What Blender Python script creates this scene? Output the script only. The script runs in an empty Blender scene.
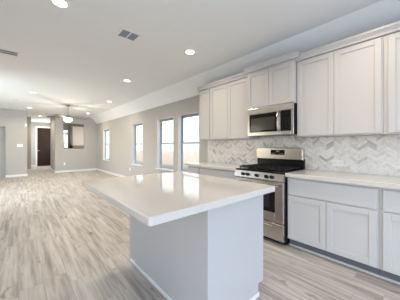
import bpy, bmesh, math, random
from mathutils import Vector, Matrix
random.seed(7)
C = bpy.context.scene
COL = C.collection

# ------------------------------------------------------------------ camera, world, sun, daylight and fill lamps, exposure
F_PX, TH, CAM_H = 205.9, 0.7232, 1.243
cd = bpy.data.cameras.new('camera'); cam = bpy.data.objects.new('camera', cd); COL.objects.link(cam)
cam.location = (0, 0, CAM_H); cam.rotation_euler = (math.pi / 2, 0, -TH)
cd.sensor_width = 36; cd.lens = 36 * F_PX / 400; cd.shift_y = -3.6 / 400; cd.clip_start = 0.05
C.camera = cam
C.view_settings.view_transform = 'Standard'; C.view_settings.look = 'None'
C.view_settings.gamma = 1; C.view_settings.use_curve_mapping = False
C.view_settings.exposure = 0.28

W = bpy.data.worlds.new('sky'); C.world = W; W.use_nodes = True
wn = W.node_tree.nodes; wl = W.node_tree.links; wn.clear()
wo = wn.new('ShaderNodeOutputWorld'); wb = wn.new('ShaderNodeBackground'); sky = wn.new('ShaderNodeTexSky')
sky.sky_type = 'NISHITA'; sky.sun_disc = False; sky.sun_elevation = math.radians(48); sky.sun_rotation = math.radians(-90)
sky.air_density = 1.0; sky.dust_density = 2.5
wb.inputs['Strength'].default_value = 0.75
wl.new(sky.outputs[0], wb.inputs[0]); wl.new(wb.outputs[0], wo.inputs[0])

def lamp(name, kind, loc, rot, energy, color, parent=None, **kw):
    d = bpy.data.lights.new(name, kind); d.energy = energy; d.color = color
    for k, v in kw.items(): setattr(d, k, v)
    o = bpy.data.objects.new(name, d); COL.objects.link(o); o.location = loc; o.rotation_euler = rot
    if parent: o.parent = parent
    return o
# the sun comes over the roof from behind the left side and lights the yard beyond the windows
lamp('sun', 'SUN', (0, 0, 8), (0, -math.radians(42), 0), 3.0, (1, .95, .87), angle=.01)
# unseen area lamps: patio stands in for rear daylight, the rest are added fill
UP = math.radians(38)   # upward tilt added to brighten the ceiling
lamp('patio_daylight', 'AREA', (0.3, -2.40, 1.12), (math.pi / 2 + UP * .75, 0, 0), 58, (.58, .72, 1.0), shape='RECTANGLE', size=3.2, size_y=2.1)
lamp('side_fill', 'AREA', (-2.50, -.8, 1.4), (math.pi / 2 + UP, 0, -math.pi / 2), 18, (.86, .93, 1.0), shape='RECTANGLE', size=1.8, size_y=1.5)  # added fill for the backsplash tile and the island side
lamp('living_fill', 'AREA', (-2.50, 6.5, 1.4), (math.pi / 2 - .12, 0, -math.pi / 2 + 1.05), 95, (.74, .89, 1.0), shape='RECTANGLE', size=3.0, size_y=1.5)  # added fill, turned towards the far wall
lamp('entry_fill', 'AREA', (1.74, 15.2, 1.5), (math.pi / 2, 0, math.pi / 2), 34, (.86, .94, 1), shape='RECTANGLE', size=.8, size_y=1.6)  # added fill that brightens the hall, no window beside it
lamp('study_fill', 'AREA', (3.05, 12.6, 1.5), (math.pi / 2, 0, math.pi / 2), 12, (1, .96, .9), shape='RECTANGLE', size=1.2, size_y=1.4)  # added fill for the study, set against a solid wall
DOWNLIGHT_W, FAN_W = 10.5, 36.0

# ------------------------------------------------------------------ materials
def lin(c): return tuple(((v / 12.92) if v <= .04045 else ((v + .055) / 1.055) ** 2.4) for v in c)
class NT:
    def __init__(s, name):
        s.m = bpy.data.materials.new(name); s.m.use_nodes = True
        s.n = s.m.node_tree.nodes; s.l = s.m.node_tree.links
        s.b = s.n['Principled BSDF']
    def node(s, t, **kw):
        x = s.n.new(t)
        for k, v in kw.items(): setattr(x, k, v)
        return x
    def put(s, v, sock):
        if hasattr(v, 'is_output') or isinstance(v, bpy.types.NodeSocket): s.l.new(v, sock)
        else: sock.default_value = v
    def math(s, op, a, b=0.0, c=None):
        x = s.node('ShaderNodeMath', operation=op); s.put(a, x.inputs[0]); s.put(b, x.inputs[1])
        if c is not None: s.put(c, x.inputs[2])
        return x.outputs[0]
    def mix(s, f, a, b, blend='MIX'):
        x = s.node('ShaderNodeMix', data_type='RGBA', blend_type=blend)
        s.put(f, x.inputs[0]); s.put(a, x.inputs[6]); s.put(b, x.inputs[7]); return x.outputs[2]
    def pos(s):
        g = s.node('ShaderNodeNewGeometry'); x = s.node('ShaderNodeSeparateXYZ'); s.l.new(g.outputs['Position'], x.inputs[0]); return x.outputs
    def xyz(s, a, b, c):
        x = s.node('ShaderNodeCombineXYZ'); s.put(a, x.inputs[0]); s.put(b, x.inputs[1]); s.put(c, x.inputs[2]); return x.outputs[0]
    def noise(s, vec, scale, detail=3.0, rough=.5):
        x = s.node('ShaderNodeTexNoise'); s.l.new(vec, x.inputs['Vector'])
        x.inputs['Scale'].default_value = scale; x.inputs['Detail'].default_value = detail; x.inputs['Roughness'].default_value = rough
        return x.outputs['Fac']
    def ramp(s, f, stops):
        x = s.node('ShaderNodeValToRGB'); s.l.new(f, x.inputs[0]); e = x.color_ramp.elements
        while len(e) < len(stops): e.new(.5)
        for i, (p, c) in enumerate(stops): e[i].position = p; e[i].color = (*c, 1)
        return x.outputs[0]
    def bump(s, h, strength=.2, dist=.002):
        x = s.node('ShaderNodeBump'); x.inputs['Strength'].default_value = strength; x.inputs['Distance'].default_value = dist
        s.l.new(h, x.inputs['Height']); s.l.new(x.outputs[0], s.b.inputs['Normal'])
def plain(name, col, rough=.5, metal=0.0, mottle=.03, scale=6.0, emit=None, spec=.5):
    t = NT(name); g = t.node('ShaderNodeNewGeometry')
    n = t.noise(g.outputs['Position'], scale, 3)
    a = tuple(min(1, v * (1 + mottle)) for v in col) + (1,); b = tuple(v * (1 - mottle) for v in col) + (1,)
    t.l.new(t.mix(n, b, a), t.b.inputs['Base Color'])
    t.b.inputs['Roughness'].default_value = rough; t.b.inputs['Metallic'].default_value = metal
    t.b.inputs['Specular IOR Level'].default_value = spec
    if emit:
        t.b.inputs['Emission Color'].default_value = (*emit[0], 1); t.b.inputs['Emission Strength'].default_value = emit[1]
    return t.m
M = {}
M['wall'] = plain('greige_wall_paint', (.475, .455, .428), .7, mottle=.015)
M['ceiling'] = plain('ceiling_paint', (.89, .915, .90), .8, mottle=.012)
M['trim'] = plain('white_trim_paint', (.80, .80, .78), .4, mottle=.01)
M['cabinet'] = plain('cabinet_paint', (.55, .542, .530), .38, mottle=.01)
M['kick'] = plain('toe_kick_shade', (.13, .13, .14), .5, mottle=.02)  # dark colour paints in the shade of the toe recess
M['darkgap'] = plain('cabinet_interior', (.10, .10, .10), .8)
M['plate'] = plain('white_plastic', (.92, .92, .90), .35, mottle=.005)
M['slot'] = plain('dark_slot', (.10, .11, .12), .5)
M['ventdark'] = plain('vent_louver_grey', (.36, .39, .42), .5)
M['vinyl'] = plain('grey_window_vinyl', (.33, .39, .41), .4, mottle=.02)
M['black'] = plain('black_enamel', (.008, .008, .009), .25, mottle=.1, spec=.25)
M['iron'] = plain('cast_iron', (.012, .012, .012), .55, mottle=.2, spec=.25)
M['blackglass'] = plain('black_glass', (.008, .008, .008), .08, mottle=.1, spec=.3)
M['ovenglass'] = plain('oven_window_glass', (.022, .021, .02), .10, mottle=.1)
M['mwglass'] = plain('microwave_window_mesh', (.05, .046, .042), .15, mottle=.1)
M['door'] = plain('dark_stained_wood', (.030, .015, .011), .45, mottle=.25, scale=14, spec=.2)
M['bronze'] = plain('brushed_nickel', (.42, .40, .37), .35, metal=1.0)
M['blade_dark'] = plain('fan_blade_wood', (.075, .06, .05), .5, mottle=.2, scale=18)
M['frosted'] = plain('frosted_lit_glass', (.9, .88, .82), .4, emit=((1, .90, .74), 9.0))
M['lens'] = plain('lit_downlight_lens', (.9, .9, .88), .4, emit=((1, .91, .76), 10.0))
M['display'] = plain('display_digits', (.3, .33, .36), .3)
M['studyshade'] = plain('taupe_shade', (.26, .235, .205), .5)  # taupe carries the shade on the side, top and underside of the box
M['studypanel'] = plain('pale_panel', (.74, .69, .63), .6)
M['fence'] = plain('cedar_fence', (.50, .43, .35), .8, mottle=.12, scale=9)
M['ground'] = plain('dry_soil', (.42, .38, .30), .95, mottle=.2, scale=3)
M['roof'] = plain('grey_shingles', (.25, .24, .23), .9, mottle=.2, scale=12)

def steel():
    t = NT('brushed_stainless'); p = t.pos()
    n = t.noise(t.xyz(t.math('MULTIPLY', p[0], 3), t.math('MULTIPLY', p[1], 3), t.math('MULTIPLY', p[2], 220)), 1.0, 2)
    t.l.new(t.ramp(n, [(.3, (.55, .53, .50)), (.7, (.66, .64, .61))]), t.b.inputs['Base Color'])
    t.b.inputs['Metallic'].default_value = 1.0; t.b.inputs['Roughness'].default_value = .27
    return t.m
M['steel'] = steel()
def quartz():
    t = NT('white_quartz'); g = t.node('ShaderNodeNewGeometry')
    n = t.noise(g.outputs['Position'], 160, 2); n2 = t.noise(g.outputs['Position'], 3, 4)
    a = t.ramp(n, [(.3, (.605, .570, .530)), (.6, (.665, .63, .59))])
    t.l.new(t.mix(t.math('MULTIPLY', n2, .12), a, (.55, .50, .46, 1)), t.b.inputs['Base Color'])
    t.b.inputs['Roughness'].default_value = .055; t.b.inputs['Specular IOR Level'].default_value = .6
    return t.m
M['quartz'] = quartz()
def floor_mat():
    t = NT('vinyl_plank_floor'); p = t.pos()
    W_, L_ = .178, 1.22
    row = t.math('FLOOR', t.math('DIVIDE', p[0], W_))
    wn_ = t.node('ShaderNodeTexWhiteNoise', noise_dimensions='1D'); t.l.new(row, wn_.inputs['W'])
    yy = t.math('ADD', t.math('DIVIDE', p[1], L_), t.math('MULTIPLY', wn_.outputs[0], 7.0))
    col = t.math('FLOOR', yy)
    w2 = t.node('ShaderNodeTexWhiteNoise', noise_dimensions='2D'); t.l.new(t.xyz(row, col, 0), w2.inputs['Vector'])
    off = t.math('MULTIPLY', w2.outputs[0], 37.0)
    # long soft streaks, finer grain and knots, different in each plank
    v1 = t.xyz(t.math('ADD', t.math('MULTIPLY', p[0], 19), off), t.math('ADD', t.math('MULTIPLY', p[1], 1.15), off), off)
    v2 = t.xyz(t.math('ADD', t.math('MULTIPLY', p[0], 70), off), t.math('MULTIPLY', p[1], 4), off)
    v3 = t.xyz(t.math('ADD', t.math('MULTIPLY', p[0], 13), off), t.math('ADD', t.math('MULTIPLY', p[1], 5.0), off), off)
    s1 = t.noise(v1, 1.0, 5, .62); s2 = t.noise(v2, 1.0, 3); s3 = t.noise(v3, 1.0, 2)
    base = t.ramp(s1, [(.28, (.25, .22, .19)), (.42, (.40, .36, .32)), (.54, (.535, .495, .455)), (.70, (.63, .595, .555))])
    tone = t.ramp(w2.outputs[0], [(0, (.90, .89, .88)), (1, (1.04, 1.035, 1.03))])
    base = t.mix(1.0, base, tone, 'MULTIPLY')
    g2 = t.ramp(s2, [(.35, (.86, .85, .84)), (.6, (1, 1, 1))])
    base = t.mix(.8, base, g2, 'MULTIPLY')
    knot = t.ramp(s3, [(.66, (1, 1, 1)), (.76, (.50, .46, .42))])
    base = t.mix(1.0, base, knot, 'MULTIPLY')
    fx = t.math('FRACT', t.math('DIVIDE', p[0], W_)); fy = t.math('FRACT', yy)
    ex = t.math('LESS_THAN', t.math('MINIMUM', fx, t.math('SUBTRACT', 1.0, fx)), .010)
    ey = t.math('LESS_THAN', t.math('MINIMUM', fy, t.math('SUBTRACT', 1.0, fy)), .0016)
    e = t.math('MAXIMUM', ex, ey)
    base = t.mix(t.math('MULTIPLY', e, .30), base, (.13, .115, .10, 1))
    t.l.new(base, t.b.inputs['Base Color'])
    t.b.inputs['Roughness'].default_value = .42; t.b.inputs['Specular IOR Level'].default_value = .4
    t.bump(t.math('SUBTRACT', s2, e), .15, .001)
    return t.m
M['floor'] = floor_mat()
def chevron():
    t = NT('chevron_marble_tile'); p = t.pos()
    half, th = .086, .039
    u = t.math('DIVIDE', p[1], half)
    tri = t.math('MULTIPLY', t.math('PINGPONG', u, 1.0), half * .72)
    v = t.math('DIVIDE', t.math('ADD', p[2], tri), th)
    row = t.math('FLOOR', v); col = t.math('FLOOR', u)
    w = t.node('ShaderNodeTexWhiteNoise', noise_dimensions='2D'); t.l.new(t.xyz(row, col, 0), w.inputs['Vector'])
    wv = t.node('ShaderNodeTexWhiteNoise', noise_dimensions='2D'); t.l.new(t.xyz(row, t.math('FLOOR', t.math('DIVIDE', u, 2.0)), 5), wv.inputs['Vector'])
    tone = t.math('ADD', t.math('MULTIPLY', w.outputs[0], .45), t.math('MULTIPLY', wv.outputs[0], .55))
    base = t.ramp(tone, [(.1, (.50, .475, .45)), (.22, (.60, .575, .545)), (.34, (.735, .715, .685)), (.5, (.79, .775, .75)), (1, (.85, .84, .82))])
    g = t.node('ShaderNodeNewGeometry')
    off = t.node('ShaderNodeVectorMath', operation='ADD'); t.l.new(g.outputs['Position'], off.inputs[0]); t.l.new(t.xyz(w.outputs[0], row, col), off.inputs[1])
    vein = t.noise(off.outputs[0], 16, 5, .6)
    base = t.mix(.6, base, t.ramp(vein, [(.36, (.72, .71, .70)), (.52, (1, 1, 1))]), 'MULTIPLY')
    fv = t.math('FRACT', v); fu = t.math('FRACT', u)
    e = t.math('MAXIMUM', t.math('LESS_THAN', t.math('MINIMUM', fv, t.math('SUBTRACT', 1.0, fv)), .035),
               t.math('LESS_THAN', t.math('MINIMUM', fu, t.math('SUBTRACT', 1.0, fu)), .008))
    base = t.mix(t.math('MULTIPLY', e, .6), base, (.56, .55, .54, 1))
    t.l.new(base, t.b.inputs['Base Color']); t.b.inputs['Roughness'].default_value = .22
    t.bump(t.math('SUBTRACT', 1.0, e), .2, .001)
    return t.m
M['tile'] = chevron()
def siding():
    t = NT('pale_lap_siding'); p = t.pos()
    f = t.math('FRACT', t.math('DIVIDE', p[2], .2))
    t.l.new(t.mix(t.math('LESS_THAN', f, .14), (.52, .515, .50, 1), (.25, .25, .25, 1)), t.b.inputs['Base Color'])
    t.b.inputs['Roughness'].default_value = .7
    return t.m
M['siding'] = siding()
def pane_mat():
    t = NT('window_glass'); t.n.remove(t.b)
    tr = t.node('ShaderNodeBsdfTransparent'); gl = t.node('ShaderNodeBsdfGlossy'); gl.inputs['Roughness'].default_value = .02
    tr.inputs[0].default_value = (.95, .98, .98, 1)
    lw = t.node('ShaderNodeLayerWeight'); lw.inputs[0].default_value = .5
    fr = t.math('ADD', t.math('MULTIPLY', t.math('POWER', lw.outputs['Facing'], 4.0), .5), .03)
    mx = t.node('ShaderNodeMixShader'); t.l.new(fr, mx.inputs[0]); t.l.new(tr.outputs[0], mx.inputs[1]); t.l.new(gl.outputs[0], mx.inputs[2])
    t.l.new(mx.outputs[0], t.n['Material Output'].inputs[0])
    return t.m
M['pane'] = pane_mat()

# ------------------------------------------------------------------ geometry helpers
class MB:
    """collects shapes into one mesh"""
    def __init__(s): s.bm = bmesh.new()
    def box(s, x0, x1, y0, y1, z0, z1, bev=0.0, seg=1):
        t = bmesh.new(); bmesh.ops.create_cube(t, size=1)
        bmesh.ops.scale(t, vec=(abs(x1 - x0), abs(y1 - y0), abs(z1 - z0)), verts=t.verts)
        bmesh.ops.translate(t, vec=((x0 + x1) / 2, (y0 + y1) / 2, (z0 + z1) / 2), verts=t.verts)
        if bev: bmesh.ops.bevel(t, geom=list(t.edges), offset=bev, segments=seg, affect='EDGES', profile=.5)
        return s.add(t)
    def add(s, t, mat=None):
        if mat is not None: bmesh.ops.transform(t, matrix=mat, verts=t.verts)
        me = bpy.data.meshes.new('tmp'); t.to_mesh(me); t.free(); s.bm.from_mesh(me); bpy.data.meshes.remove(me); return s
    def prism(s, pts, axis, a, b, bev=0.0, seg=2):
        """polygon pts extruded along axis from a to b; pts are in the other two axes, in x,y,z order"""
        t = bmesh.new()
        def P(p, k):
            return (k, p[0], p[1]) if axis == 'x' else ((p[0], k, p[1]) if axis == 'y' else (p[0], p[1], k))
        va = [t.verts.new(P(p, a)) for p in pts]; vb = [t.verts.new(P(p, b)) for p in pts]; n = len(pts)
        fa = t.faces.new(va); fb = t.faces.new(vb[::-1])
        for i in range(n): t.faces.new((va[i], vb[i], vb[(i + 1) % n], va[(i + 1) % n]))
        bmesh.ops.recalc_face_normals(t, faces=t.faces)
        if bev:
            ed = list({e for f in (fa, fb) for e in f.edges})
            bmesh.ops.bevel(t, geom=ed, offset=bev, segments=seg, affect='EDGES', profile=.5)
        return s.add(t)
    def cyl(s, c, r, h, axis='z', seg=24, r2=None, bev=0.0):
        t = bmesh.new(); bmesh.ops.create_cone(t, cap_ends=True, segments=seg, radius1=r, radius2=r if r2 is None else r2, depth=h)
        if bev: bmesh.ops.bevel(t, geom=[e for e in t.edges if len(e.link_faces) == 2 and any(len(f.verts) > 4 for f in e.link_faces)], offset=bev, segments=2, affect='EDGES')
        m = Matrix.Translation(c)
        if axis == 'x': m = m @ Matrix.Rotation(math.pi / 2, 4, 'Y')
        if axis == 'y': m = m @ Matrix.Rotation(math.pi / 2, 4, 'X')
        return s.add(t, m)
    def lathe(s, prof, c, seg=32):
        t = bmesh.new(); rings = []
        for r, z in prof:
            rings.append([t.verts.new((c[0] + r * math.cos(2 * math.pi * i / seg), c[1] + r * math.sin(2 * math.pi * i / seg), c[2] + z)) for i in range(seg)] if r > 1e-5 else [t.verts.new((c[0], c[1], c[2] + z))])
        for a, b in zip(rings, rings[1:]):
            for i in range(seg):
                j = (i + 1) % seg
                q = [a[i % len(a)], a[j % len(a)], b[j % len(b)], b[i % len(b)]]
                q = list(dict.fromkeys(q))
                if len(q) > 2: t.faces.new(q)
        bmesh.ops.recalc_face_normals(t, faces=t.faces)
        return s.add(t)
    def tube(s, pts, r, seg=10):
        t = bmesh.new(); rings = []; pts = [Vector(p) for p in pts]
        for i, p in enumerate(pts):
            d = (pts[min(i + 1, len(pts) - 1)] - pts[max(i - 1, 0)]).normalized()
            u = d.orthogonal().normalized() if abs(d.z) > .99 or i == 0 and abs(d.z) > .99 else d.cross(Vector((0, 0, 1))).normalized()
            w = d.cross(u)
            rings.append([t.verts.new(p + r * (math.cos(2 * math.pi * k / seg) * u + math.sin(2 * math.pi * k / seg) * w)) for k in range(seg)])
        for a, b in zip(rings, rings[1:]):
            for k in range(seg): t.faces.new((a[k], a[(k + 1) % seg], b[(k + 1) % seg], b[k]))
        t.faces.new(rings[0]); t.faces.new(rings[-1][::-1])
        bmesh.ops.recalc_face_normals(t, faces=t.faces)
        return s.add(t)
    def build(s, name, mat, parent=None, smooth=False):
        me = bpy.data.meshes.new(name); s.bm.to_mesh(me); s.bm.free()
        me.materials.append(mat)
        if smooth:
            for f in me.polygons: f.use_smooth = True
        o = bpy.data.objects.new(name, me); COL.objects.link(o)
        if parent:
            o.parent = parent; bpy.context.view_layer.update() if False else None
            o.location = (-w_loc(parent)[0], -w_loc(parent)[1], -w_loc(parent)[2])
        return o
def w_loc(o):
    """world location of an unrotated object"""
    v = Vector(o.location)
    while o.parent: o = o.parent; v = v + Vector(o.location)
    return v
def thing(name, label, cat, loc, group=None):
    o = bpy.data.objects.new(name, None); COL.objects.link(o); o.location = loc; o.empty_display_size = .1
    o['label'] = label; o['category'] = cat; o['kind'] = 'thing'
    if group: o['group'] = group
    return o
def tag(o, label, cat, group=None):
    o['label'] = label; o['category'] = cat; o['kind'] = 'thing'
    if group: o['group'] = group
    return o
def struct(o): o['kind'] = 'structure'; return o
def copy_tree(root, loc, label):
    r = root.copy(); COL.objects.link(r); r.location = loc; r['label'] = label
    for ch in list(root.children):
        c = ch.copy(); COL.objects.link(c); c.parent = r
        for g in list(ch.children):
            d = g.copy(); COL.objects.link(d); d.parent = c
    return r

# ------------------------------------------------------------------ the room shell
XR = 3.10            # inner face of the window and kitchen wall
YF, YL = 11.70, 11.25  # far wall, left wall beside the hall
YB, XL = -2.5, -2.6
H, SPRING, XS = 2.74, 2.42, 2.80
struct(MB().box(XL - .15, 3.25, YB - .15, 14.12, -.10, 0).box(XL - .15, 1.92, 14.12, 16.6, -.10, 0).build('floor', M['floor']))
# flat ceiling, then a slope that comes down onto the window wall
b = MB()
b.prism([(XL - .15, H), (XS, H), (XR, SPRING), (XR + .15, SPRING - .16), (XR + .15, H + .2), (XL - .15, H + .2)], 'y', YB - .15, YF)
b.box(XL - .15, 3.25, YF, 14.12, H, H + .2); b.box(XL - .15, 1.92, 14.12, 16.6, H, H + .2)
struct(b.build('ceiling', M['ceiling']))

WIN = [(9.75, 10.64), (6.38, 7.22), (4.58, 5.42), (3.54, 4.36)]   # far to near, along the window wall
ZS, ZH = .60, 2.04
b = MB(); ys = sorted(WIN); y = YB - .15
for a, c in ys:
    b.box(XR, XR + .15, y, a, 0, SPRING + .02); b.box(XR, XR + .15, a, c, 0, ZS); b.box(XR, XR + .15, a, c, ZH, SPRING + .02); y = c
b.box(XR, XR + .15, y, YF + .12, 0, SPRING + .02)
struct(b.build('wall_right', M['wall']))
# far wall with the pass-through opening
b = MB(); PX0, PX1, PZ0, PZ1 = 1.614, 2.509, 1.10, 2.36
b.box(1.30, PX0, YF, YF + .12, 0, H); b.box(PX1, XR, YF, YF + .12, 0, H); b.box(PX0, PX1, YF, YF + .12, 0, PZ0); b.box(PX0, PX1, YF, YF + .12, PZ1, H)
b.box(1.30, 1.42, YF + .12, 13.6, 0, H)
struct(b.build('wall_far', M['wall']))
struct(MB().box(PX0 - .03, PX1 + .03, YF - .02, YF + .14, PZ0, PZ0 + .025, .004).build('trim_1', M['trim']))
# left wall beside the hall, with a doorway near its far end
b = MB()
b.box(-.38, .28, YL, YL + .12, 0, H); b.box(-1.2, -.38, YL, YL + .12, 2.03, H); b.box(XL, -1.2, YL, YL + .12, 0, H)
b.box(-1.32, -.26, YL + .17, YL + .29, 0, 2.2); b.box(-1.32, -1.2, YL + .12, YL + .17, 0, 2.2); b.box(-.38, -.26, YL + .12, YL + .17, 0, 2.2); b.box(-1.32, -.26, YL + .12, YL + .44, 2.2, 2.3)
b.box(.16, .28, YL + .12, 13.5, 0, H)
b.box(.16, .485, 13.5, 16.3, 0, H)
struct(b.build('wall_hall', M['wall']))
DX0, DX1, DZ = .885, 1.565, 2.41
b = MB(); b.box(.485, DX0, 16.3, 16.42, 0, H); b.box(DX1, 1.92, 16.3, 16.42, 0, H); b.box(1.80, 1.92, 14.12, 16.3, 0, H); b.box(DX0, DX1, 16.3, 16.42, DZ, H)
struct(b.build('wall_entry', M['wall']))
# study behind the pass-through
b = MB(); SX0, SX1, SZ0, SZ1 = 1.94, 2.175, 1.15, 2.19
b.box(1.80, SX0, 14.0, 14.12, 0, H); b.box(SX1, 3.25, 14.0, 14.12, 0, H); b.box(SX0, SX1, 14.0, 14.12, 0, SZ0); b.box(SX0, SX1, 14.0, 14.12, SZ1, H)
b.box(3.10, 3.25, YF + .12, 14.0, 0, H)
struct(b.build('wall_study', M['wall']))
b = MB(); b.box(2.215, 3.09, 13.45, 14.0, 2.37, 2.45); b.box(2.215, 2.30, 13.45, 14.0, 1.14, 2.37); b.box(2.215, 3.09, 13.45, 14.0, 1.14, 1.30)  # strips around the pale panel stand in for its shaded sides
bulk = struct(b.build('study_shade_strips', M['studyshade']))
MB().box(2.30, 3.09, 13.47, 14.0, 1.30, 2.37).build('panel', M['studypanel'], bulk)
# unseen sides: back wall with the patio door opening, left wall with two openings placed to admit fill light
b = MB()
b.box(XL - .15, -1.3, YB - .15, YB, 0, H); b.box(1.9, XR, YB - .15, YB, 0, H); b.box(-1.3, 1.9, YB - .15, YB, 2.17, H)
struct(b.build('wall_back', M['wall']))
b = MB(); y = YB
for a, c in ((-1.7, 0.1), (5.0, 8.0)):
    b.box(XL - .15, XL, y, a, 0, H); b.box(XL - .15, XL, a, c, 0, .65); b.box(XL - .15, XL, a, c, 2.15, H); y = c
b.box(XL - .15, XL, y, YL + .12, 0, H)
struct(b.build('wall_left', M['wall']))

def baseboard(name, x0, x1, y0, y1):
    struct(MB().box(x0, x1, y0, y1, 0, .095, .004).build(name, M['trim']))
baseboard('baseboard_right', XR - .014, XR, 3.26, YF)
baseboard('baseboard_far', 1.286, XR - .014, YF - .014, YF)
baseboard('baseboard_left', -.38, .294, YL - .014, YL)
baseboard('baseboard_hall', .28, .294, YL, 13.5)
baseboard('baseboard_passage', 1.286, 1.30, YF, 13.6)
baseboard('baseboard_entry', .485, .80, 16.286, 16.30)
baseboard('baseboard_pier', .28, .499, 13.486, 13.50)

# windows: white returns, grey vinyl frame, two sashes, sill
for i, (a, c) in enumerate(WIN):
    fr = MB(); xo0, xo1 = XR + .09, XR + .138; t = .022
    fr.box(xo0, xo1, a, a + t, ZS, ZH); fr.box(xo0, xo1, c - t, c, ZS, ZH); fr.box(xo0, xo1, a + t, c - t, ZH - t, ZH); fr.box(xo0, xo1, a + t, c - t, ZS, ZS + t)
    w = struct(fr.build('window_%d' % (i + 1), M['vinyl']))
    rt = MB(); e = .006
    rt.box(XR - .004, xo0, c - e, c, ZS, ZH); rt.box(XR - .004, xo0, a, a + e, ZS, ZH); rt.box(XR - .004, xo0, a + e, c - e, ZH - e, ZH)
    rt.build('reveal', M['trim'], w)
    MB().box(XR - .035, xo0, a - .04, c + .04, ZS - .025, ZS, .004).build('sill', M['trim'], w) if False else \
        MB().box(XR - .035, XR, a - .04, c + .04, ZS - .02, ZS + .006, .004).box(XR, xo0, a + e, c - e, ZS, ZS + .006).build('sill', M['trim'], w)
    zm = (ZS + ZH) / 2 + .01; s = .024
    for z0, z1, xx in ((ZS + t, zm + .02, xo0 + .002), (zm - .02, ZH - t, xo0 + .025)):
        m = MB(); y0, y1 = a + t, c - t
        m.box(xx, xx + .022, y0, y0 + s, z0, z1); m.box(xx, xx + .022, y1 - s, y1, z0, z1)
        m.box(xx, xx + .022, y0 + s, y1 - s, z0, z0 + s + .016); m.box(xx, xx + .022, y0 + s, y1 - s, z1 - s - .016, z1)
        sa = m.build('sash', M['vinyl'], w)
        MB().box(xx + .009, xx + .013, y0 + s, y1 - s, z0 + s, z1 - s).build('pane', M['pane'], sa)
# small study window
fr = MB(); fr.box(SX0, SX0 + .02, 14.05, 14.1, SZ0, SZ1); fr.box(SX1 - .02, SX1, 14.05, 14.1, SZ0, SZ1); fr.box(SX0 + .02, SX1 - .02, 14.05, 14.1, SZ1 - .02, SZ1); fr.box(SX0 + .02, SX1 - .02, 14.05, 14.1, SZ0, SZ0 + .02)
fr.box(SX0 + .02, SX1 - .02, 14.05, 14.1, 1.40, 1.435)
w = struct(fr.build('window_5', M['trim']))
MB().box(SX0 + .02, SX1 - .02, 14.07, 14.075, SZ0 + .02, SZ1 - .02).build('pane', M['pane'], w)

# front door: dark six-panel leaf, white casing, lever
fd = MB(); x0, x1 = DX0 + .003, DX1 - .003; yb, yf = 16.38, 16.335
fd.box(x0, x1, yf + .012, yb, 0.004, DZ - .004)
st = .095; xm = (x0 + x1) / 2
for a, c in ((x0, x0 + st), (xm - .035, xm + .035), (x1 - st, x1)): fd.box(a, c, yf, yf + .012, .004, DZ - .004)
for a, c in ((.004, .22), (.98, 1.12), (1.86, 1.96), (DZ - .12, DZ - .004)):
    fd.box(x0 + st, xm - .035, yf, yf + .012, a, c); fd.box(xm + .035, x1 - st, yf, yf + .012, a, c)
for a, c in ((.22, .98), (1.12, 1.86), (1.96, DZ - .12)):
    for u, v in ((x0 + st, xm - .035), (xm + .035, x1 - st)): fd.box(u + .025, v - .025, yf + .004, yf + .012, a + .03, c - .03, .003)
door = struct(fd.build('door_1', M['door']))
cs = MB(); cs.box(DX0 - .085, DX0, 16.282, 16.30, 0, DZ + .085, .003); cs.box(DX1, DX1 + .085, 16.282, 16.30, 0, DZ + .085, .003); cs.box(DX0, DX1, 16.282, 16.30, DZ, DZ + .085, .003)
cs.build('casing', M['trim'], door)
MB().cyl((x0 + .055, yf - .008, .98), .028, .016, 'y').tube([(x0 + .055, yf - .016, .98), (x0 + .055, yf - .05, .98), (x0 + .16, yf - .055, .98)], .009).build('handle', M['bronze'], door)

# ------------------------------------------------------------------ outside, seen through the windows
struct(MB().box(XR + .15, 60, -12, 120, -.75, -.65).build('ground', M['ground']))
fence = thing('yard_fence', 'tan board fence standing in the yard outside the windows', 'fence', (5.6, 5, -.65))
pb = MB(); y = -4.0
while y < 42: pb.box(5.60, 5.62, y, y + .135, -.64, 1.02 + random.uniform(-.01, .01)); y += .142
pb.build('boards', M['fence'], fence)
rb = MB()
for z in (-.35, .3, .85): rb.box(5.62, 5.66, -4, 42, z, z + .09)
rb.build('rails', M['fence'], fence)
hs = thing('neighbour_house', 'pale sided house beyond the board fence', 'house', (9, 6, -.65))
MB().box(8.6, 14, -6, 60, -.65, 4.3).build('wall', M['siding'], hs)
MB().prism([(8.1, 4.3), (11.3, 6.2), (14.5, 4.3)], 'y', -6.4, 60.4).build('roof', M['roof'], hs)

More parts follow.
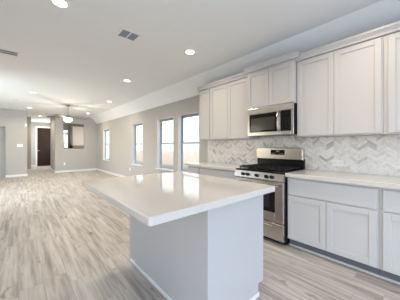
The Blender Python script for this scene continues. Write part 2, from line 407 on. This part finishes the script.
# ------------------------------------------------------------------ kitchen cabinets
def shaker(y0, y1, z0, z1, xf, th=.02, st=.057, flat=False, sign=1):
    """a door whose face looks towards -x (sign 1) or +x (sign -1) at x = xf"""
    m = MB(); xb = xf + sign * th
    if flat: return m.box(min(xf, xb), max(xf, xb), y0, y1, z0, z1, .003)
    m.box(min(xf, xb), max(xf, xb), y0, y0 + st, z0, z1, .0025); m.box(min(xf, xb), max(xf, xb), y1 - st, y1, z0, z1, .0025)
    m.box(min(xf, xb), max(xf, xb), y0 + st, y1 - st, z0, z0 + st, .0025); m.box(min(xf, xb), max(xf, xb), y0 + st, y1 - st, z1 - st, z1, .0025)
    xi = xf + sign * .010
    m.box(min(xi, xb), max(xi, xb), y0 + st - .004, y1 - st + .004, z0 + st - .004, z1 - st + .004)
    return m
XW = XR - .001
def upper(label, y0, y1, z0, z1, xf, nd, crown=True, wrap0=False, wrap1=False, m0=.012, m1=.012, lift=0.0):
    """wall cabinet: box + face frame, doors, crown; xf is the face-frame plane"""
    t = thing('wall_cabinet', label, 'cabinet', (XR, (y0 + y1) / 2, z0), 'wall cabinets above the counter')
    MB().box(xf, XW, y0 + .0005, y1 - .0005, z0, z1, .002).build('body', M['cabinet'], t)
    w = (y1 - y0 - m0 - m1 - .004 * (nd - 1)) / nd
    for k in range(nd):
        a = y0 + m0 + k * (w + .004)
        shaker(a, a + w, z0 + .012, z1 - .045, xf - .0205).build('door', M['cabinet'], t)
    if crown:
        q = lift
        prof = [(xf, z1 - .030 + q), (xf - .024, z1 - .030 + q), (xf - .026, z1 - .006 + q), (xf - .034, z1 + .006 + q), (xf - .044, z1 + .020 + q), (xf - .050, z1 + .026 + q), (xf - .050, z1 + .048 + q), (xf, z1 + .048 + q)]
        e0 = .05 if wrap0 else -.0005; e1 = .03 if wrap1 else -.0005
        c = MB(); c.prism(prof, 'y', y0 - e0, y1 + e1)
        xe = XU - .0515 if z1 > ZT else XW - .06
        if wrap0: c.box(xf, xe, y0 - .05, y0, z1 + .012 + q, z1 + .048 + q)
        if wrap1: c.box(xf, xe, y1, y1 + .03, z1 + .012 + q, z1 + .048 + q)
        c.build('crown', M['cabinet'], t)
    return t
ZU, ZT = 1.37, 2.40
XU, XM = 2.79, 2.735
upper('wide two-door white wall cabinet between the microwave and the narrower cabinet at the frame edge', .335, 1.205, ZU, ZT, XU, 2)
upper('white wall cabinet cut off by the right edge of the photo', -.50, .334, ZU, ZT, XU, 2, m1=.035)
upper('short white two-door wall cabinet directly above the microwave', 1.206, 1.954, 1.822, ZT + .015, XM, 2, wrap0=True, wrap1=True, lift=.018)
upper('tall white two-door wall cabinet between the microwave and the narrow end cabinet', 1.955, 2.855, ZU, ZT, XU, 2)
upper('narrow single-door white wall cabinet ending the run next to the window', 2.856, 3.17, ZU, ZT, XU, 1, wrap1=True)

XB = 2.52
def base(label, y0, y1, nd, m0=.014, m1=.014):
    t = thing('base_cabinet', label, 'cabinet', (XR, (y0 + y1) / 2, 0), 'base cabinets along the tiled wall')
    MB().box(XB, XW, y0 + .0005, y1 - .0005, .10, .869, .002).build('body', M['cabinet'], t)
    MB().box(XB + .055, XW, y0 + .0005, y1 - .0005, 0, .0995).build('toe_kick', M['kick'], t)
    MB().box(XB + .040, XB + .0545, y0 + .0005, y1 - .0005, 0, .022, .003).build('shoe_moulding', M['cabinet'], t)
    shaker(y0 + m0, y1 - m1, .655, .845, XB - .0205, flat=True).build('drawer', M['cabinet'], t)
    w = (y1 - y0 - m0 - m1 - .005 * (nd - 1)) / nd
    for k in range(nd):
        a = y0 + m0 + k * (w + .005)
        shaker(a, a + w, .112, .638, XB - .0205).build('door', M['cabinet'], t)
    return t
base('wide white base cabinet with one long drawer right beside the range', .335, 1.205, 2)
base('white base cabinet cut off by the right edge of the photo, beyond the wide one', -.50, .334, 2, m1=.028)
base('white base cabinet left of the range, mostly hidden behind the island top', 1.976, 2.855, 2)
base('narrow white end cabinet under the short counter next to the window', 2.856, 3.215, 1)

def rounded(x0, x1, y0, y1, r, n=5):
    pts = []
    for cx, cy, a0 in ((x1 - r, y1 - r, 0), (x0 + r, y1 - r, 90), (x0 + r, y0 + r, 180), (x1 - r, y0 + r, 270)):
        for k in range(n + 1):
            a = math.radians(a0 + 90 * k / n); pts.append((cx + r * math.cos(a), cy + r * math.sin(a)))
    return pts
XC = 2.462
tag(MB().prism(rounded(XC, XR - .0105, -.52, 1.209, .006, 2), 'z', .8695, .915, .004).build('countertop', M['quartz']),
    'long pale quartz counter slab right of the range under the outlet', 'countertop')
tag(MB().prism(rounded(XC, XR - .0105, 1.973, 3.25, .006, 2), 'z', .8695, .915, .004).build('countertop', M['quartz']),
    'short pale quartz counter slab between the range and the window', 'countertop')
struct(MB().box(XR - .010, XR, -.55, 3.25, .86, 1.369).box(XR - .010, XR, 1.207, 1.974, 1.369, 1.42).build('wall_tile', M['tile']))

# island
IX0, IX1, IY0, IY1 = .92, 1.575, .965, 2.20
isl = thing('kitchen_island', 'white painted kitchen island base standing on the plank floor', 'kitchen island', ((IX0 + IX1) / 2, (IY0 + IY1) / 2, 0))
MB().box(IX0 + .012, IX1 - .02, IY0 + .012, IY1 - .012, .10, .8705).box(IX0 + .012, IX1 - .075, IY0 + .012, IY1 - .012, 0, .10).build('body', M['cabinet'], isl)
MB().box(IX0, IX0 + .012, IY0 + .03, IY1 - .03, .0, .8705).build('back_panel', M['cabinet'], isl)
for y0, y1 in ((IY0, IY0 + .012), (IY1 - .012, IY1)):
    MB().prism([(IX0 + .03, 0), (IX1 - .075, 0), (IX1 - .075, .10), (IX1, .10), (IX1, .8705), (IX0 + .03, .8705)], 'y', y0, y1).build('end_panel', M['cabinet'], isl)
for y0, y1 in ((IY0 - .006, IY0 + .03), (IY1 - .03, IY1 + .006)):
    MB().box(IX0 - .006, IX0 + .03, y0, y1, 0, .8705, .002).build('corner_post', M['cabinet'], isl)
MB().box(IX0 - .014, IX0, IY0 + .03, IY1 - .03, 0, .035, .004).build('shoe_moulding', M['trim'], isl)
MB().box(IX0 + .03, IX1 - .075, IY0 - .012, IY0, 0, .035, .004).build('shoe_moulding', M['trim'], isl)
w = (IY1 - IY0 - .05) / 3
for k in range(3):
    shaker(IY0 + .02 + k * (w + .005), IY0 + .02 + k * (w + .005) + w, .115, .845, IX1 + .001, sign=-1).build('door', M['cabinet'], isl)
tag(MB().prism(rounded(.45, 1.603, .863, 2.225, .018), 'z', .871, .915, .005).build('countertop', M['quartz']),
    'large pale quartz slab on top of the island', 'countertop')

# ------------------------------------------------------------------ range
R0, R1, RX = 1.2115, 1.9705, 2.475
rg = thing('gas_range', 'stainless steel gas range standing between the base cabinets', 'range', (XR, (R0 + R1) / 2, 0))
MB().box(RX, XR - .03, R0, R1, .05, .895).build('body', M['black'], rg)
MB().box(RX + .04, XR - .05, R0 + .02, R1 - .02, 0, .05).build('plinth', M['black'], rg)
MB().box(RX - .015, XR - .07, R0, R1, .8955, .918, .006, 2).build('cooktop', M['black'], rg)
ctl = MB().prism([(RX, .80), (RX - .045, .80), (RX - .050, .81), (RX - .030, .895), (RX, .895)], 'y', R0, R1).build('control_panel', M['steel'], rg)
for yk in (1.815, 1.735, 1.591, 1.447, 1.367):
    m = MB(); mt = Matrix.Translation((RX - .040, yk, .848)) @ Matrix.Rotation(math.radians(-76.5), 4, 'Y')
    t = bmesh.new(); bmesh.ops.create_cone(t, cap_ends=True, segments=20, radius1=.024, radius2=.019, depth=.030)
    m.add(t, mt @ Matrix.Translation((0, 0, .014)))
    t = bmesh.new(); bmesh.ops.create_cube(t, size=1); bmesh.ops.scale(t, vec=(.040, .008, .012), verts=t.verts)
    m.add(t, mt @ Matrix.Translation((0, 0, .033))); m.build('knob', M['iron'], rg)
dr = MB(); xf, xb = RX - .045, RX - .001; wy0, wy1, wz0, wz1 = R0 + .115, R1 - .115, .405, .665
dr.box(xf, xb, R0 + .003, wy0, .278, .792, .003); dr.box(xf, xb, wy1, R1 - .003, .278, .792, .003); dr.box(xf, xb, wy0, wy1, .278, wz0, .003); dr.box(xf, xb, wy0, wy1, wz1, .792, .003)
od = dr.build('oven_door', M['steel'], rg)
MB().box(xf - .002, xb, wy0, wy1, wz0, wz1).build('glass', M['blackglass'], od)
MB().box(xf - .0035, xf - .002, wy0 + .07, wy1 - .07, wz0 + .05, wz1 - .04).build('inner_glass', M['ovenglass'], od)
hd = MB(); hx = xf - .042
hd.tube([(hx, R0 + .05, .745), (hx, R1 - .05, .745)], .011, 14)
for yy in (R0 + .085, R1 - .085): hd.box(hx, xf, yy - .012, yy + .012, .735, .755, .003)
hd.build('handle', M['steel'], od)
bd = MB().box(xf, xb, R0 + .003, R1 - .003, .062, .268, .003).build('storage_drawer', M['steel'], rg)
MB().box(xf - .014, xf, R0 + .15, R1 - .15, .222, .238, .004).build('handle', M['steel'], bd)
# grates: three cast-iron sections over five burners
gw = (R1 - R0 - .05) / 3
for k in range(3):
    g = MB(); a = R0 + .025 + k * gw; c = a + gw - .008; x0, x1 = RX + .03, XR - .12; z0, z1 = .938, .954; q = .007
    for yy in (a, c): g.box(x0, x1, yy - q if yy == c else yy, yy if yy == c else yy + q, z0, z1, .002)
    for xx in (x0, x1): g.box(xx - q, xx, a, c, z0, z1, .002)
    for f in (.33, .67):
        yy = a + (c - a) * f; g.box(x0, x1, yy - q / 2, yy + q / 2, z0, z1, .002)
    for f in (.25, .5, .75):
        xx = x0 + (x1 - x0) * f; g.box(xx - q / 2, xx + q / 2, a, c, z0, z1, .002)
    for xx in (x0 + .01, x1 - .02):
        for yy in (a + .002, c - .012): g.box(xx, xx + .01, yy, yy + .01, .918, z0)
    g.build('grate', M['iron'], rg)
for bx, by, r in ((RX + .14, R0 + .15, .045), (RX + .14, R1 - .15, .04), (XR - .23, R0 + .15, .036), (XR - .23, R1 - .15, .045), ((RX + XR) / 2 - .03, (R0 + R1) / 2, .05)):
    MB().cyl((bx, by, .923), r, .010, bev=.002).cyl((bx, by, .931), r * .72, .006, bev=.002).build('burner', M['iron'], rg)
# backguard: black riser, stainless console with rounded upper corners
MB().box(XR - .065, XR - .012, R0 + .002, R1 - .002, .9185, 1.06).build('riser', M['black'], rg)
def console(y0, y1, z0, z1, r, n=6):
    pts = [(y0, z0), (y1, z0)]
    for cy, a0 in ((y1 - r, 0), (y0 + r, 90)):
        for k in range(n + 1):
            a = math.radians(a0 + 90 * k / n); pts.append((cy + r * math.cos(a), z1 - r + r * math.sin(a)))
    return pts
bgd = MB().prism(console(R0 + .004, R1 - .004, 1.045, 1.222, .04), 'x', XR - .105, XR - .012, .008).build('backguard', M['steel'], rg)
MB().box(XR - .1075, XR - .105, 1.475, 1.70, 1.115, 1.19, .001).build('display', M['blackglass'], bgd)
for yy in (1.505, 1.54, 1.63, 1.665): MB().box(XR - .1085, XR - .1075, yy, yy + .016, 1.132, 1.139).build('button', M['display'], bgd)
MB().box(XR - .1085, XR - .1075, 1.565, 1.61, 1.158, 1.176).build('clock', M['display'], bgd)

# ------------------------------------------------------------------ microwave
MX, MZ0, MZ1 = 2.70, 1.405, 1.820; Y0, Y1 = 1.2105, 1.928
mw = thing('microwave_oven', 'stainless over-the-range microwave oven under the short wall cabinet', 'microwave', (XR, (Y0 + Y1) / 2, MZ0))
MB().box(MX + .015, XR - .012, Y0, Y1, MZ0, MZ1, .002).build('body', M['black'], mw)
yd = 1.390   # split between door and keypad
MB().box(MX - .002, MX + .015, Y0, Y1, 1.735, MZ1, .004, 2).build('vent_band', M['steel'], mw)
d = MB(); d.box(MX, MX + .014, yd + .002, 1.435, MZ0, 1.733, .002); d.box(MX, MX + .014, 1.895, Y1, MZ0, 1.733, .002); d.box(MX, MX + .014, 1.435, 1.895, MZ0, 1.455, .002); d.box(MX, MX + .014, 1.435, 1.895, 1.728, 1.733)
dd = d.build('door', M['steel'], mw)
MB().box(MX - .001, MX + .013, 1.435, 1.895, 1.455, 1.728).build('glass', M['blackglass'], dd)
MB().box(MX - .002, MX - .001, 1.475, 1.865, 1.485, 1.665).build('window_mesh', M['mwglass'], dd)
MB().tube([(MX, 1.410, 1.455), (MX - .030, 1.410, 1.470), (MX - .044, 1.410, 1.52), (MX - .048, 1.410, 1.59), (MX - .044, 1.410, 1.66), (MX - .030, 1.410, 1.71), (MX, 1.410, 1.722)], .013, 12).build('handle', M['steel'], dd, True)
kp = MB(); kp.box(MX, MX + .014, Y0, 1.245, MZ0, 1.733, .002); kp.box(MX, MX + .014, 1.245, yd, MZ0, 1.455, .002)
k = kp.build('keypad_frame', M['steel'], mw)
MB().box(MX - .001, MX + .013, 1.245, yd, 1.455, 1.733).build('keypad', M['blackglass'], k)
for r in range(5):
    for c in range(3): MB().box(MX - .0018, MX - .001, 1.262 + c * .040, 1.262 + c * .040 + .022, 1.49 + r * .032, 1.50 + r * .032).build('button', M['iron'], k)

# ------------------------------------------------------------------ plates on the walls
def plate(name, label, cat, face, c, w, h, kind):
    """face: 'x' on a wall looking to -x at x=c[0]; 'y' on a wall looking to -y at y=c[1]"""
    t = thing(name, label, cat, c)
    def bx(m, u0, u1, z0, z1, d0, d1, bev=0.0):
        if face == 'x': m.box(c[0] - d1, c[0] - d0, c[1] + u0, c[1] + u1, c[2] + z0, c[2] + z1, bev)
        else: m.box(c[0] + u0, c[0] + u1, c[1] - d1, c[1] - d0, c[2] + z0, c[2] + z1, bev)
        return m
    bx(MB(), -w / 2, w / 2, -h / 2, h / 2, 0, .006, .002).build('cover', M['plate'], t)
    if kind == 'outlet_wide':
        for u in (-w / 4, w / 4): bx(MB(), u - .025, u + .025, -h * .28, h * .28, .006, .0085, .001).build('socket', M['trim'], t)
    elif kind == 'outlet':
        for z in (-h / 5, h / 5): bx(MB(), -w * .25, w * .25, z - h * .12, z + h * .12, .006, .0085, .001).build('socket', M['trim'], t)
    elif kind == 'switch':
        n = max(1, round(w / .07))
        for i in range(n):
            u = (i - (n - 1) / 2) * .046; bx(MB(), u - .016, u + .016, -.033, .033, .006, .010, .002).build('rocker', M['trim'], t)
    return t
plate('wall_outlet', 'white outlet plate set sideways in the chevron tile backsplash', 'outlet', 'x', (XR - .010, .815, 1.03), .125, .075, 'outlet_wide')
plate('wall_outlet', 'white outlet low on the window wall beside the tall narrow window', 'outlet', 'x', (XR, 7.42, .40), .072, .115, 'outlet')
plate('wall_outlet', 'white outlet low on the far wall under the pass-through', 'outlet', 'y', (1.664, YF, .41), .072, .115, 'outlet')
plate('light_switch', 'wide white switch plate on the plain wall beside the hall opening', 'switch', 'y', (.05, YL, 1.28), .17, .118, 'switch')
plate('light_switch', 'small white switch plate on the passage wall facing the hall', 'switch', 'x', (1.30, 12.36, 1.19), .075, .118, 'switch')
cb = thing('door_chime', 'small white chime box high on the wall corner at the hall opening', 'chime', (.235, YL, 2.13))
MB().box(.20, .27, YL - .035, YL, 2.07, 2.19, .006, 2).build('cover', M['plate'], cb)

# ------------------------------------------------------------------ ceiling fixtures
def vent(label, x0, x1, y0, y1, mid, n, slat_mat):
    t = thing('ceiling_vent', label, 'vent', ((x0 + x1) / 2, (y0 + y1) / 2, H), 'air vents in the flat ceiling')
    f = MB(); w = .03; z0, z1 = H - .008, H - .0005
    f.box(x0, x0 + w, y0, y1, z0, z1, .002); f.box(x1 - w, x1, y0, y1, z0, z1, .002); f.box(x0 + w, x1 - w, y0, y0 + w, z0, z1, .002); f.box(x0 + w, x1 - w, y1 - w, y1, z0, z1, .002)
    if mid == 'x': f.box((x0 + x1) / 2 - .008, (x0 + x1) / 2 + .008, y0 + w, y1 - w, z0, z1)
    if mid == 'y': f.box(x0 + w, x1 - w, (y0 + y1) / 2 - .006, (y0 + y1) / 2 + .006, z0, z1)
    f.build('frame', M['plate'], t)
    MB().box(x0 + w, x1 - w, y0 + w, y1 - w, H - .0015, H - .0005).build('backing', slat_mat, t)
    s = MB()
    for i in range(n):
        yy = y0 + w + (y1 - y0 - 2 * w) * (i + .5) / n; s.box(x0 + w, x1 - w, yy - .002, yy + .002, H - .007, H - .0015)
    s.build('louvers', M['ventdark'], t)
vent('square white return vent with two louvered panels above the island', .975, 1.25, 2.585, 2.835, 'x', 10, M['ventdark'])
vent('slim ceiling register with dark slots, by the left edge of the photo', -.25, .02, 4.36, 4.59, 'y', 4, M['slot'])
vent('small faint ceiling grille far back near the hall', -.17, .045, 8.66, 8.80, None, 3, M['ventdark'])

dl = thing('recessed_light', 'recessed ceiling light cut off by the top edge of the photo', 'ceiling light', (.326, 2.57, H), 'recessed ceiling lights')
MB().lathe([(.062, -.001), (.066, -.009), (.088, -.006), (.092, -.0005)], (.326, 2.57, H)).build('trim_ring', M['plate'], dl, True)
MB().lathe([(0, -.0065), (.063, -.0065), (.063, -.001), (0, -.001)], (.326, 2.57, H)).build('lens', M['lens'], dl)
lamp('bulb', 'AREA', (0, 0, -.012), (0, 0, 0), DOWNLIGHT_W, (1, .86, .68), dl, shape='DISK', size=.12, spread=math.radians(150))
for x, y, lb in ((2.04, 2.55, 'recessed ceiling light in front of the cabinet above the microwave'),
                 (1.85, 4.60, 'recessed ceiling light straight beyond the square vent'),
                 (2.27, 7.15, 'recessed ceiling light close to the slope, above the tall narrow window'),
                 (2.36, 10.3, 'recessed ceiling light between the fan and the far corner'),
                 (.318, 7.35, 'recessed ceiling light just in front of the small faint grille'),
                 (.325, 10.28, 'recessed ceiling light close before the hall opening'),
                 (.795, 12.7, 'recessed ceiling light just inside the hall'),
                 (1.36, 15.75, 'recessed ceiling light directly above the dark front door'),
                 (2.04, .45, 'unseen ceiling light added over the aisle between the island and the wide base cabinet')):  # last light is out of view, added to brighten the aisle floor
    copy_tree(dl, (x, y, H), lb)

sd = thing('smoke_detector', 'small round white smoke detector on the ceiling over the plain wall', 'smoke detector', (-.34, 10.8, H))
MB().lathe([(0, -.035), (.045, -.035), (.06, -.025), (.065, -.001), (0, -.001)], (-.34, 10.8, H)).build('cover', M['plate'], sd, True)

FX, FY_ = 1.35, 8.74
fan = thing('ceiling_fan', 'ceiling fan with lit glass bowl hanging in the living area', 'ceiling fan', (FX, FY_, H))
MB().lathe([(0, 0), (.07, 0), (.07, -.02), (.035, -.06), (0, -.06)], (FX, FY_, H)).build('canopy', M['bronze'], fan, True)
MB().cyl((FX, FY_, 2.52), .012, .36).build('downrod', M['bronze'], fan)
MB().lathe([(0, .08), (.05, .08), (.10, .05), (.115, .0), (.10, -.03), (.08, -.04), (0, -.04)], (FX, FY_, 2.29)).build('motor_housing', M['bronze'], fan, True)
for k in range(5):
    a = math.radians(-60 + 72 * k); rot = Matrix.Translation((FX, FY_, 2.285)) @ Matrix.Rotation(a, 4, 'Z') @ Matrix.Rotation(math.radians(11), 4, 'X')
    t = bmesh.new(); top = [(.20, -.055), (.30, -.066), (.60, -.068), (.65, -.05), (.66, 0), (.65, .05), (.60, .068), (.30, .066), (.20, .055)]
    va = [t.verts.new((x, y, -.004)) for x, y in top]; vb = [t.verts.new((x, y, .004)) for x, y in top]
    t.faces.new(va[::-1]); t.faces.new(vb)
    for i in range(len(top)): j = (i + 1) % len(top); t.faces.new((va[i], va[j], vb[j], vb[i]))
    m = MB(); m.add(t, rot); bl = m.build('blade', M['blade_dark'], fan)
    t = bmesh.new(); bmesh.ops.create_cube(t, size=1); bmesh.ops.scale(t, vec=(.16, .03, .008), verts=t.verts)
    m = MB(); m.add(t, rot @ Matrix.Translation((.17, 0, -.009))); m.build('bracket', M['bronze'], bl)
MB().lathe([(.0, -.125), (.05, -.12), (.09, -.10), (.12, -.065), (.135, -.03), (.13, -.005), (0, -.005)], (FX, FY_, 2.25)).build('light_bowl', M['frosted'], fan, True)
MB().cyl((FX, FY_, 2.248), .09, .01).build('fitter', M['bronze'], fan)
lamp('bulb', 'POINT', (0, 0, -.68), (0, 0, 0), FAN_W, (1, .88, .70), fan, shadow_soft_size=.1)
